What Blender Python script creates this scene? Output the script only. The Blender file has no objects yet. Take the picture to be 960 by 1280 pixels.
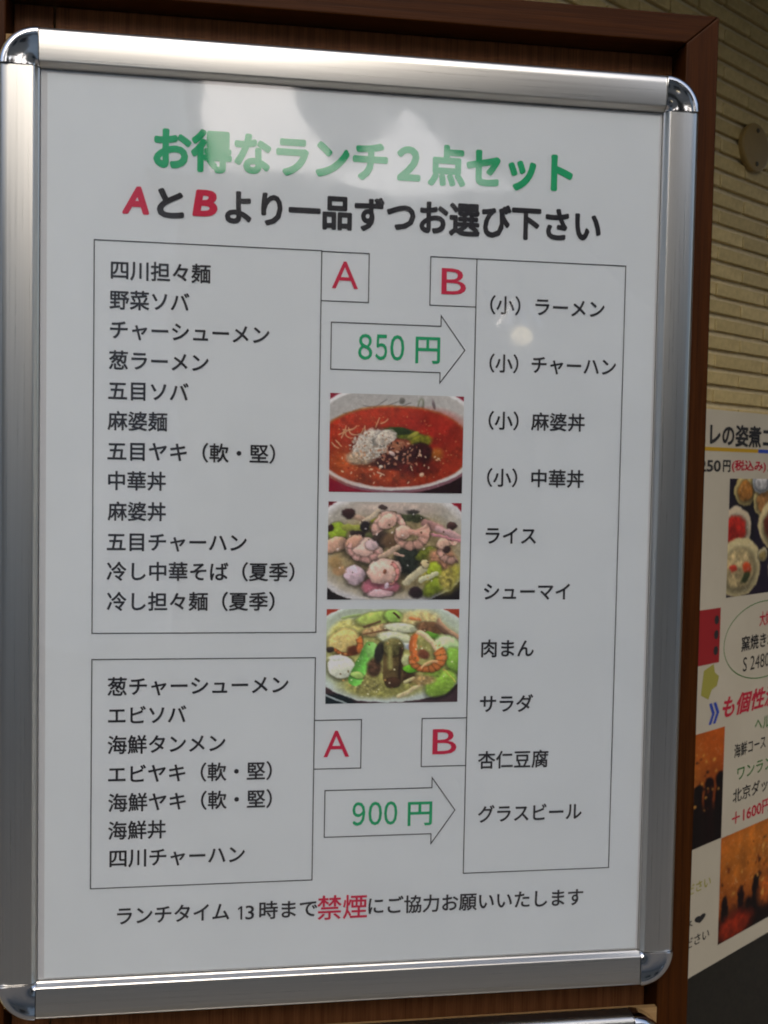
import bpy, bmesh, math, random
import numpy as np
from mathutils import Vector, Matrix, Euler

# ------------------------------------------------------------------ camera
sc = bpy.context.scene
COL = sc.collection
H0 = 2.0                      # height of the top edge of the framed sheet above the pavement
cd = bpy.data.cameras.new("camera")
cam = bpy.data.objects.new("camera", cd)
COL.objects.link(cam)
RX = (0.9893931, 0.01852016, 0.14407737)
RY = (-0.01189021, 0.99883621, -0.0467423)
RZ = (-0.14477537, 0.04453341, 0.98846187)
w_ = lambda v: Vector((v[0], -v[2], v[1]))          # board axes -> world axes
rot = Matrix((w_(RX), w_(RY), w_(RZ))).transposed().to_4x4()
cam.matrix_world = Matrix.Translation((0.15153, -0.83461, H0 - 0.30109)) @ rot
cd.sensor_fit = 'VERTICAL'
cd.sensor_height = 24.0
cd.sensor_width = 18.0
cd.lens = 24.0 * 1284.16 / 1280.0
cd.clip_start = 0.02
cd.clip_end = 400
cd.dof.use_dof = True
cd.dof.focus_distance = 0.90
cd.dof.aperture_fstop = 16.0
sc.camera = cam

# ------------------------------------------------------------------ sky, sun, exposure
world = bpy.data.worlds.new("World")
sc.world = world
world.use_nodes = True
nt = world.node_tree
bg = nt.nodes["Background"]
sky = nt.nodes.new("ShaderNodeTexSky")
sky.sky_type = 'NISHITA'
sky.sun_disc = False
SUN_EL, SUN_AZ = math.radians(40), math.radians(187)      # azimuth clockwise from +Y
sky.sun_elevation = SUN_EL
sky.sun_rotation = SUN_AZ
sky.air_density = 1.0
sky.dust_density = 3.0
sky.ozone_density = 0.5
nt.links.new(sky.outputs[0], bg.inputs[0])
bg.inputs[1].default_value = 0.15
sl = bpy.data.lights.new("sun", 'SUN')
sl.energy = 0.5
sl.angle = math.radians(40)
sl.color = (1.0, 0.99, 0.97)
sun = bpy.data.objects.new("sun", sl)
COL.objects.link(sun)
sd = Vector((math.sin(SUN_AZ) * math.cos(SUN_EL), math.cos(SUN_AZ) * math.cos(SUN_EL), math.sin(SUN_EL)))
sun.rotation_euler = sd.to_track_quat('Z', 'Y').to_euler()
sun.location = sd * 20
sc.view_settings.view_transform = 'Standard'
sc.view_settings.look = 'None'
sc.view_settings.gamma = 1.0
sc.view_settings.use_curve_mapping = False
sc.view_settings.exposure = 0.16
sc.render.engine = 'CYCLES'
sc.cycles.filter_width = 1.9
sc.cycles.max_bounces = 8
sc.cycles.transparent_max_bounces = 12

# ------------------------------------------------------------------ helpers
def srgb(r, g, b):
    f = lambda c: c / 12.92 if c <= 0.04045 else ((c + 0.055) / 1.055) ** 2.4
    return (f(r / 255), f(g / 255), f(b / 255), 1.0)

def link(o, parent=None):
    COL.objects.link(o)
    if parent is not None:
        o.parent = parent
    return o

def mesh_obj(name, verts, faces, mat, parent=None, smooth=False, loc=(0, 0, 0)):
    me = bpy.data.meshes.new(name)
    me.from_pydata([tuple(v) for v in verts], [], faces)
    me.validate()
    if smooth:
        me.polygons.foreach_set("use_smooth", [True] * len(me.polygons))
    if mat is not None:
        me.materials.append(mat)
    o = bpy.data.objects.new(name, me)
    o.location = loc
    return link(o, parent)

def bm_obj(name, bm, mat, parent=None, smooth=False, loc=(0, 0, 0)):
    bmesh.ops.recalc_face_normals(bm, faces=bm.faces)
    me = bpy.data.meshes.new(name)
    bm.to_mesh(me)
    bm.free()
    if smooth:
        me.polygons.foreach_set("use_smooth", [True] * len(me.polygons))
    if mat is not None:
        me.materials.append(mat)
    o = bpy.data.objects.new(name, me)
    o.location = loc
    return link(o, parent)

def add_box(bm, x0, x1, y0, y1, z0, z1, bevel=0.0, seg=1):
    vs = [bm.verts.new((x, y, z)) for x in (x0, x1) for y in (y0, y1) for z in (z0, z1)]
    q = [(0, 1, 3, 2), (4, 6, 7, 5), (0, 4, 5, 1), (2, 3, 7, 6), (0, 2, 6, 4), (1, 5, 7, 3)]
    fs = [bm.faces.new([vs[i] for i in f]) for f in q]
    if bevel > 0:
        es = list({e for f in fs for e in f.edges})
        bmesh.ops.bevel(bm, geom=es, offset=bevel, segments=seg, affect='EDGES', profile=0.5)

def box(name, x0, x1, y0, y1, z0, z1, mat, parent=None, bevel=0.0, seg=1):
    bm = bmesh.new()
    add_box(bm, x0, x1, y0, y1, z0, z1, bevel, seg)
    return bm_obj(name, bm, mat, parent)

def prism(name, poly, y0, y1, mat, parent=None, bevel=0.0):
    """polygon in (x, z), extruded from y0 to y1"""
    bm = bmesh.new()
    a = [bm.verts.new((x, y0, z)) for x, z in poly]
    b = [bm.verts.new((x, y1, z)) for x, z in poly]
    n = len(poly)
    bm.faces.new(a)
    bm.faces.new(b[::-1])
    for i in range(n):
        bm.faces.new((a[i], b[i], b[(i + 1) % n], a[(i + 1) % n]))
    if bevel > 0:
        bmesh.ops.bevel(bm, geom=list(bm.edges), offset=bevel, segments=2, affect='EDGES', profile=0.5)
    return bm_obj(name, bm, mat, parent)

def empty(name, loc=(0, 0, 0), rz=0.0):
    o = bpy.data.objects.new(name, None)
    o.location = loc
    o.rotation_euler = (0, 0, rz)
    o.empty_display_size = 0.1
    return link(o)

def tag(o, label=None, cat=None, group=None, kind=None):
    if label: o["label"] = label
    if cat: o["category"] = cat
    if group: o["group"] = group
    if kind: o["kind"] = kind
    return o

# ------------------------------------------------------------------ materials
def mat_new(name):
    m = bpy.data.materials.new(name)
    m.use_nodes = True
    n = m.node_tree
    return m, n, n.nodes["Principled BSDF"]

def P(b, **k):
    names = dict(color="Base Color", rough="Roughness", metal="Metallic", spec="Specular IOR Level",
                 coat="Coat Weight", coatr="Coat Roughness", aniso="Anisotropic")
    for a, v in k.items():
        b.inputs[names[a]].default_value = v

def coords(n, scale=(1, 1, 1), kind="Object"):
    tc = n.nodes.new("ShaderNodeTexCoord")
    mp = n.nodes.new("ShaderNodeMapping")
    mp.inputs["Scale"].default_value = scale
    n.links.new(tc.outputs[kind], mp.inputs[0])
    return mp.outputs[0]

def noise(n, vec, scale, detail=4, rough=0.55, dist=0.0):
    t = n.nodes.new("ShaderNodeTexNoise")
    t.inputs["Scale"].default_value = scale
    t.inputs["Detail"].default_value = detail
    t.inputs["Roughness"].default_value = rough
    t.inputs["Distortion"].default_value = dist
    n.links.new(vec, t.inputs["Vector"])
    return t.outputs[0]

def ramp(n, fac, stops):
    r = n.nodes.new("ShaderNodeValToRGB")
    while len(r.color_ramp.elements) < len(stops):
        r.color_ramp.elements.new(0.5)
    for e, (p, c) in zip(r.color_ramp.elements, stops):
        e.position = p
        e.color = c if len(c) == 4 else (*c, 1)
    n.links.new(fac, r.inputs[0])
    return r.outputs[0]

def bump(n, b, h, strength, dist):
    u = n.nodes.new("ShaderNodeBump")
    u.inputs["Strength"].default_value = strength
    u.inputs["Distance"].default_value = dist
    n.links.new(h, u.inputs["Height"])
    n.links.new(u.outputs[0], b.inputs["Normal"])
    return u

def flat(name, color, rough=0.6, metal=0.0, spec=0.5):
    m, n, b = mat_new(name)
    P(b, color=color if len(color) == 4 else (*color, 1), rough=rough, metal=metal, spec=spec)
    return m

def varied(name, c1, c2, scale, rough=0.7, bs=0.2, bd=0.002, stretch=(1, 1, 1)):
    m, n, b = mat_new(name)
    v = coords(n, stretch)
    f = noise(n, v, scale, 6)
    n.links.new(ramp(n, f, [(0.3, c1), (0.7, c2)]), b.inputs["Base Color"])
    P(b, rough=rough)
    bump(n, b, noise(n, v, scale * 4, 5), bs, bd)
    return m

def wood(name, dark, light, seed=0.0, ringscale=9.0, rough=0.42, vert=True, coat=0.0):
    m, n, b = mat_new(name)
    tc = n.nodes.new("ShaderNodeTexCoord")
    oi = n.nodes.new("ShaderNodeObjectInfo")
    mp = n.nodes.new("ShaderNodeMapping")
    mp.inputs["Scale"].default_value = (1, 1, 0.10) if vert else (0.10, 1, 1)
    mp.inputs["Location"].default_value = (seed, seed * 1.7, seed * 0.3)
    n.links.new(tc.outputs["Object"], mp.inputs[0])
    warp = noise(n, mp.outputs[0], 4.0, 3, 0.5)
    wv = n.nodes.new("ShaderNodeTexWave")
    wv.wave_type = 'BANDS'
    wv.bands_direction = 'X' if vert else 'Z'
    wv.inputs["Scale"].default_value = ringscale
    wv.inputs["Distortion"].default_value = 9.0
    wv.inputs["Detail"].default_value = 3.0
    wv.inputs["Detail Scale"].default_value = 1.6
    n.links.new(mp.outputs[0], wv.inputs["Vector"])
    mp2 = n.nodes.new("ShaderNodeMapping")
    mp2.inputs["Scale"].default_value = (1, 1, 0.02) if vert else (0.02, 1, 1)
    n.links.new(tc.outputs["Object"], mp2.inputs[0])
    fib = noise(n, mp2.outputs[0], 700, 3, 0.6)
    a = n.nodes.new("ShaderNodeMath"); a.operation = 'MULTIPLY'; a.inputs[1].default_value = 0.13
    n.links.new(wv.outputs[1], a.inputs[0])
    c = n.nodes.new("ShaderNodeMath"); c.operation = 'MULTIPLY_ADD'; c.inputs[1].default_value = 0.80
    n.links.new(fib, c.inputs[0]); n.links.new(a.outputs[0], c.inputs[2])
    n.links.new(ramp(n, c.outputs[0], [(0.15, dark), (0.8, light)]), b.inputs["Base Color"])
    P(b, rough=rough, coat=coat, coatr=0.25, spec=0.10)
    bump(n, b, c.outputs[0], 0.35, 0.0008)
    return m

M = {}
# brushed aluminium; streaks run along the local x of every rail
m, n, b = mat_new("brushed_aluminium")
P(b, color=(0.80, 0.81, 0.80, 1), rough=0.30, metal=1.0)
v = coords(n, (1.2, 260, 260))
f = noise(n, v, 5.0, 4, 0.6)
r = n.nodes.new("ShaderNodeMapRange")
r.inputs[3].default_value = 0.24; r.inputs[4].default_value = 0.34
n.links.new(f, r.inputs[0]); n.links.new(r.outputs[0], b.inputs["Roughness"])
n.links.new(ramp(n, f, [(0.35, (0.735, 0.73, 0.69)), (0.65, (0.79, 0.785, 0.745))]), b.inputs["Base Color"])
M["alu"] = m
m, n, b = mat_new("chrome")
P(b, color=(0.86, 0.87, 0.88, 1), rough=0.10, metal=1.0)
bump(n, b, noise(n, coords(n), 90, 2), 0.25, 0.0006)
M["chrome"] = m
M["screw"] = flat("dull_steel", (0.10, 0.09, 0.06), 0.5, 0.6)
M["inner"] = flat("inner_sheet_plastic", (0.60, 0.61, 0.63), 0.5)
# paper: white with a very faint unevenness
m, n, b = mat_new("printed_paper")
f = noise(n, coords(n), 14, 5)
n.links.new(ramp(n, f, [(0.3, (0.730, 0.775, 0.800)), (0.7, (0.765, 0.81, 0.835))]), b.inputs["Base Color"])
P(b, rough=0.65, spec=0.3)
bump(n, b, noise(n, coords(n), 6, 2), 0.15, 0.002)
M["paper"] = m
M["ink"] = flat("black_ink", (0.022, 0.022, 0.028), 0.6, spec=0.3)
M["line"] = flat("grey_black_line_ink", (0.022, 0.022, 0.028), 0.6, spec=0.3)
M["red"] = flat("crimson_ink", (0.62, 0.016, 0.065), 0.6, spec=0.3)
M["green"] = flat("green_ink", (0.012, 0.40, 0.16), 0.6, spec=0.3)
# clear cover: a thin plastic sheet, seen through, with its own reflections
m = bpy.data.materials.new("clear_plastic_sheet"); m.use_nodes = True
n = m.node_tree; n.nodes.clear()
out = n.nodes.new("ShaderNodeOutputMaterial"); mx = n.nodes.new("ShaderNodeMixShader")
tr = n.nodes.new("ShaderNodeBsdfTransparent"); gl = n.nodes.new("ShaderNodeBsdfGlossy")
fr = n.nodes.new("ShaderNodeFresnel"); bu = n.nodes.new("ShaderNodeBump")
tr.inputs[0].default_value = (0.985, 0.99, 0.99, 1)
gl.inputs["Roughness"].default_value = 0.035
gl.inputs[0].default_value = (1, 1, 1, 1)
ge = n.nodes.new("ShaderNodeNewGeometry"); mr = n.nodes.new("ShaderNodeMapRange")      # same reflectance from either side of the thin sheet
mr.inputs[3].default_value = 1.60; mr.inputs[4].default_value = 1 / 1.60
n.links.new(ge.outputs["Backfacing"], mr.inputs[0]); n.links.new(mr.outputs[0], fr.inputs[0])
nz = noise(n, coords(n, (1, 1, 1)), 7, 2, 0.4)
bu.inputs["Strength"].default_value = 0.5; bu.inputs["Distance"].default_value = 0.0022
n.links.new(nz, bu.inputs["Height"]); n.links.new(bu.outputs[0], gl.inputs["Normal"])
sm = n.nodes.new("ShaderNodeMapRange"); sm.inputs[1].default_value = 0.45; sm.inputs[2].default_value = 0.75; sm.inputs[3].default_value = 0.03; sm.inputs[4].default_value = 0.11
n.links.new(noise(n, coords(n, (1, 1, 1)), 22, 6, 0.65, 0.6), sm.inputs[0]); n.links.new(sm.outputs[0], gl.inputs["Roughness"])
n.links.new(fr.outputs[0], mx.inputs[0]); n.links.new(tr.outputs[0], mx.inputs[1]); n.links.new(gl.outputs[0], mx.inputs[2])
n.links.new(mx.outputs[0], out.inputs[0])
M["clear"] = m
M["panel_wood"] = wood("stained_panel_wood", (0.065, 0.023, 0.009), (0.27, 0.112, 0.044), 0.3, 24.0, 0.45)
M["stile_wood"] = wood("stained_stile_wood", (0.022, 0.0060, 0.0009), (0.075, 0.0220, 0.0030), 2.3, 26.0, 0.5)
M["rail_wood"] = wood("stained_rail_wood", (0.022, 0.0060, 0.0009), (0.075, 0.0220, 0.0030), 5.1, 26.0, 0.5, vert=False)
M["tan"] = wood("tan_plywood", (0.26, 0.15, 0.06), (0.42, 0.27, 0.12), 1.0, 30.0, 0.6, vert=False)
# bricks: each one its own tone
m, n, b = mat_new("yellow_brick")
oi = n.nodes.new("ShaderNodeObjectInfo")
v = coords(n)
f = noise(n, v, 60, 6, 0.6)
c1 = ramp(n, oi.outputs["Random"], [(0.0, (0.54, 0.425, 0.185)), (0.5, (0.60, 0.475, 0.21)), (1.0, (0.66, 0.525, 0.24))])
c2 = ramp(n, f, [(0.3, (0.78, 0.77, 0.74)), (0.65, (1, 1, 1))])
mm = n.nodes.new("ShaderNodeMixRGB"); mm.blend_type = 'MULTIPLY'; mm.inputs[0].default_value = 1
n.links.new(c1, mm.inputs[1]); n.links.new(c2, mm.inputs[2]); n.links.new(mm.outputs[0], b.inputs["Base Color"])
P(b, rough=0.55)
bump(n, b, noise(n, v, 220, 4), 0.3, 0.0008)
M["brick"] = m
M["mortar"] = varied("pale_mortar", (0.56, 0.48, 0.29), (0.68, 0.59, 0.38), 40, 0.9, 0.5, 0.002)
M["plate"] = varied("beige_painted_plate", (0.27, 0.185, 0.062), (0.31, 0.215, 0.075), 30, 0.4, 0.1, 0.0005)
M["granite"] = varied("black_granite", (0.006, 0.006, 0.005), (0.018, 0.018, 0.014), 90, 0.35, 0.1, 0.0005)
M["banner"] = varied("matt_poster_paper", (0.53, 0.49, 0.385), (0.58, 0.54, 0.43), 5, 0.75, 0.05, 0.001)
M["asphalt"] = varied("grey_paving", (0.17, 0.152, 0.127), (0.24, 0.216, 0.182), 20, 0.85, 0.5, 0.004)
M["soffit"] = varied("dark_soffit", (0.035, 0.031, 0.022), (0.055, 0.048, 0.035), 6, 0.8, 0.1, 0.002)
M["sky_block"] = varied("dark_brown_render", (0.20, 0.17, 0.12), (0.28, 0.24, 0.17), 5, 0.85, 0.3, 0.003)
M["render_a"] = varied("pale_render", (0.66, 0.66, 0.64), (0.74, 0.73, 0.71), 3, 0.85, 0.3, 0.003)
M["render_b"] = varied("brown_tile_render", (0.24, 0.20, 0.165), (0.32, 0.27, 0.22), 3, 0.8, 0.3, 0.003)
M["glass"] = flat("dark_window_glass", (0.02, 0.025, 0.03), 0.05)
M["lantern"] = varied("dark_red_lantern_paper", (0.05, 0.018, 0.014), (0.08, 0.025, 0.018), 12, 0.6, 0.2, 0.002)
M["black"] = flat("black_lacquer", (0.012, 0.012, 0.012), 0.3)
M["leaf"] = varied("green_leaves", (0.035, 0.075, 0.018), (0.09, 0.16, 0.035), 3, 0.5, 0.1, 0.01)
M["bark"] = varied("grey_bark", (0.07, 0.055, 0.04), (0.14, 0.11, 0.08), 8, 0.9, 0.6, 0.01)
m, n, b = mat_new("photo_print")
at = n.nodes.new("ShaderNodeAttribute"); at.attribute_name = "print_color"
n.links.new(at.outputs[0], b.inputs["Base Color"]); P(b, rough=0.55, spec=0.3)
M["photo"] = m

# ------------------------------------------------------------------ flat print: lettering
_dg = None
_tcache = {}
def glyphs(body, bold=0.0):
    """flat outline mesh of a line of writing, em = 1, baseline z = 0; arrays of verts and faces"""
    key = (body, bold)
    if key in _tcache:
        return _tcache[key]
    cu = bpy.data.curves.new("lettering", 'FONT')
    cu.body = body
    cu.resolution_u = 3
    o = bpy.data.objects.new("lettering", cu)
    COL.objects.link(o)
    dg = bpy.context.evaluated_depsgraph_get()
    dg.update()
    me = bpy.data.meshes.new_from_object(o.evaluated_get(dg), depsgraph=dg)
    vs = np.array([v.co[:2] for v in me.vertices], dtype=float).reshape(-1, 2)
    fs = [tuple(p.vertices) for p in me.polygons]
    bpy.data.objects.remove(o); bpy.data.curves.remove(cu); bpy.data.meshes.remove(me)
    fs0, n0 = fs, len(vs)
    dep = np.zeros(n0)
    if bold > 0:                                  # heavier strokes: the outline laid down again all round itself
        base, k = vs, 8 if bold < 0.02 else 12
        dep = [dep]; vs = [vs]; fs = list(fs0)
        for i in range(k):
            a = 2 * math.pi * (i + .5) / k
            vs.append(base + np.array([math.cos(a), math.sin(a)]) * bold)
            dep.append(np.full(n0, (i + 1) * 4e-6))
            fs += [tuple(v + n0 * (i + 1) for v in f) for f in fs0]
        vs = np.concatenate(vs); dep = np.concatenate(dep)
    _tcache[key] = (vs, fs, dep)
    return vs, fs, dep

def put_text(parent, body, mat, x0, x1, yc=None, y0=None, y1=None, em=None, bold=0.0, shear=0.0, lift=0.0004, label=None, zf=None, name="lettering"):
    """print a line between x0 and x1; its height from y0..y1, or an em size about the centre yc"""
    vs, fs, dep = glyphs(body, bold)
    vs = vs.copy()
    vs[:, 0] += shear * vs[:, 1]
    lo, hi = vs.min(0), vs.max(0)
    X = x0 + (vs[:, 0] - lo[0]) * (x1 - x0) / (hi[0] - lo[0])
    if y0 is not None:
        Y = y0 + (vs[:, 1] - lo[1]) * (y1 - y0) / (hi[1] - lo[1])
    else:
        e = em or (x1 - x0) / (hi[0] - lo[0])
        Y = yc + (vs[:, 1] - 0.37) * e
    o = mesh_obj(name, [(a, -lift + d, b) for a, b, d in zip(X, Y, dep)], fs, mat, parent)
    if label: o["label"] = label
    return o

def strip_lines(parent, name, pts, mat, w=0.00078, closed=True, lift=0.0004, label=None):
    """a ruled outline: one flat band, mitred, along the points"""
    n = len(pts)
    P2 = [Vector(p) for p in pts]
    inn, outr = [], []
    for i in range(n):
        p = P2[i]
        a = P2[i - 1] if (closed or i > 0) else None
        c = P2[(i + 1) % n] if (closed or i < n - 1) else None
        d1 = (p - a).normalized() if a is not None else (c - p).normalized()
        d2 = (c - p).normalized() if c is not None else d1
        n1 = Vector((-d1.y, d1.x)); n2 = Vector((-d2.y, d2.x))
        nn = (n1 + n2).normalized()
        k = (w / 2) / max(0.3, nn.dot(n1))
        inn.append(p + nn * k); outr.append(p - nn * k)
    vs = [(p.x, -lift, p.y) for p in inn + outr]
    fs = []
    for i in range(n if closed else n - 1):
        j = (i + 1) % n
        fs.append((i, j, n + j, n + i))
    o = mesh_obj(name, vs, fs, mat, parent)
    if label: o["label"] = label
    return o

def rect(x0, y0, x1, y1):
    return [(x0, y0), (x1, y0), (x1, y1), (x0, y1)]

# ------------------------------------------------------------------ flat print: the food pictures
class Paint:
    def __init__(s, w, h, base, seed=1):
        s.w, s.h = w, h
        s.asp = w / h
        x = (np.arange(w) + 0.5) / w
        y = (np.arange(h) + 0.5) / h
        s.u, s.v = np.meshgrid(x, y)
        s.img = np.zeros((h, w, 3)) + np.array(base) / 255.0
        s.rs = np.random.RandomState(seed)
    def noise(s, f):
        tot = np.zeros((s.h, s.w)); amp = 1.0; k = 0
        for o in range(4):
            gx, gy = int(f * s.asp) + 2, int(f) + 2
            g = s.rs.rand(gy + 1, gx + 1)
            X = s.u * (gx - 1); Y = s.v * (gy - 1)
            xi = X.astype(int); yi = Y.astype(int); fx = X - xi; fy = Y - yi
            fx = fx * fx * (3 - 2 * fx); fy = fy * fy * (3 - 2 * fy)
            val = (g[yi, xi] * (1 - fx) + g[yi, xi + 1] * fx) * (1 - fy) + (g[yi + 1, xi] * (1 - fx) + g[yi + 1, xi + 1] * fx) * fy
            tot += amp * val; k += amp; amp *= 0.6; f *= 2.1
        return tot / k - 0.5
    def blend(s, a, col):
        s.img = s.img * (1 - a[..., None]) + np.clip(col, 0, 1) * a[..., None]
    def ell(s, cx, cy, rx, ry, ang, col, soft=0.12, shade=0.25, tex=0.12, tf=30, wob=0.0, p=2.0, rim=0.0):
        a = math.radians(ang)
        dx = (s.u - cx) * s.asp; dy = s.v - cy
        X = (dx * math.cos(a) + dy * math.sin(a)) / (rx * s.asp); Y = (-dx * math.sin(a) + dy * math.cos(a)) / ry
        d = (np.abs(X) ** p + np.abs(Y) ** p) ** (1 / p)
        if wob: d = d + wob * s.noise(12)
        if soft <= 0.36 and max(rx, ry) < 0.2:        # ingredients lie in front of one another: dark contour under each
            s.img = s.img * (1 - 0.42 * np.clip((1.32 - np.abs(np.hypot(X, Y - 0.10))) / 0.30, 0, 1)[..., None])
        al = np.clip((1 + soft / 2 - d) / soft, 0, 1)
        c = np.array(col) / 255.0
        k = 1 + shade * (-(dy) / max(ry, 1e-3) * 0.7 - dx / max(rx * s.asp, 1e-3) * 0.3) + (tex * 2 * s.noise(tf) if tex else 0)
        if rim: k = k * (1 - rim * np.clip((d - 0.75) * 4, 0, 1))
        s.blend(al, c * k[..., None])
    def line(s, x0, y0, x1, y1, w, col, soft=0.5, bend=0.0, shade=0.2, tex=0.1):
        ax, ay, bx, by = x0 * s.asp, y0, x1 * s.asp, y1
        dx, dy = bx - ax, by - ay; L = math.hypot(dx, dy) + 1e-9
        px = s.u * s.asp - ax; py = s.v - ay
        t = (px * dx + py * dy) / L / L; q = (-px * dy + py * dx) / L
        q = q - bend * 4 * t * (1 - t)
        tt = np.clip(t, 0, 1)
        d = np.hypot(q, (t - tt) * L) / (w / 2)
        al = np.clip((1 + soft / 2 - d) / soft, 0, 1)
        c = np.array(col) / 255.0
        k = 1 - shade * np.clip(q / (w / 2), -1, 1) + (tex * 2 * s.noise(30) if tex else 0)
        s.blend(al, c * k[..., None])
    def arc(s, cx, cy, r, w, a0, a1, col, stripes=7, squash=0.85, soft=0.25, dark=0.25):
        """a curled shrimp body: a thick arc, tapering to a1, with ring segments"""
        dx = (s.u - cx) * s.asp; dy = (s.v - cy) / squash
        rr = np.hypot(dx, dy); th = np.degrees(np.arctan2(dy, dx))
        t = ((th - a0) % 360) / ((a1 - a0) % 360 if (a1 - a0) % 360 else 360)
        wt = w * (1 - 0.55 * np.clip(t, 0, 1))
        d = np.abs(rr - r) / (wt / 2)
        d = np.where(t > 1, 9, d)
        s.img = s.img * (1 - 0.35 * np.clip((1.45 - d) / 0.45, 0, 1)[..., None])
        al = np.clip((1 + soft / 2 - d) / soft, 0, 1)
        c = np.array(col) / 255.0
        k = 1.06 - dark * np.clip(d, 0, 1) ** 2 - 0.20 * (np.sin(t * stripes * 2 * math.pi) > 0.6) + 0.2 * s.noise(26) - 0.18 * dy / r
        s.blend(al, c * k[..., None])
    def flecks(s, cx, cy, rx, ry, n, size, cols, length=1.0):
        for i in range(n):
            a = s.rs.rand() * 6.283; q = s.rs.rand() ** 0.5
            x = cx + math.cos(a) * q * rx; y = cy + math.sin(a) * q * ry
            c = cols[s.rs.randint(len(cols))]
            z = size * (0.5 + s.rs.rand())
            # paint only a small window for speed
            x0 = int(max(0, (x - 3 * z) * s.w)); x1 = int(min(s.w, (x + 3 * z) * s.w + 2))
            y0 = int(max(0, (y - 4 * z) * s.h)); y1 = int(min(s.h, (y + 4 * z) * s.h + 2))
            if x1 <= x0 or y1 <= y0: continue
            uu = (s.u[y0:y1, x0:x1] - x) * s.asp; vv = s.v[y0:y1, x0:x1] - y
            an = s.rs.rand() * 3.14
            X = (uu * math.cos(an) + vv * math.sin(an)) / (z * length * s.asp); Y = (-uu * math.sin(an) + vv * math.cos(an)) / z
            al = np.clip((1.3 - np.hypot(X, Y)) / 0.6, 0, 1)[..., None]
            s.img[y0:y1, x0:x1] = s.img[y0:y1, x0:x1] * (1 - al) + np.array(c) / 255.0 * al

def finish(p, amp=0.02, grain=0.08, sat=0.92, gain=1.0):
    """break the painted shapes up: warp them by noise, add fine texture, soften the colour"""
    h, w = p.h, p.w
    for f, a in ((9, amp), (24, amp * .6)):
        dx = p.noise(f) * a * 2 * w; dy = p.noise(f) * a * 2 * w
        yy, xx = np.mgrid[0:h, 0:w]
        X = np.clip(xx + dx, 0, w - 1.001); Y = np.clip(yy + dy, 0, h - 1.001)
        xi, yi = X.astype(int), Y.astype(int); fx, fy = (X - xi)[..., None], (Y - yi)[..., None]
        xj, yj = np.minimum(xi + 1, w - 1), np.minimum(yi + 1, h - 1)
        I = p.img
        p.img = (I[yi, xi] * (1 - fx) + I[yi, xj] * fx) * (1 - fy) + (I[yj, xi] * (1 - fx) + I[yj, xj] * fx) * fy
    p.img = p.img * (1 + grain * 2 * p.noise(45)[..., None]) + 0.05 * p.noise(60)[..., None]
    hl = np.clip(p.noise(40) - 0.16, 0, 1)[..., None] * 2.2 * (p.img.mean(2, keepdims=True) > .35)
    p.img = p.img + hl * (1 - p.img) * .6
    g_ = p.img.mean(2, keepdims=True)
    p.img = np.clip((g_ + (p.img - g_) * sat) * gain, 0, 1)
    return p

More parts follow.
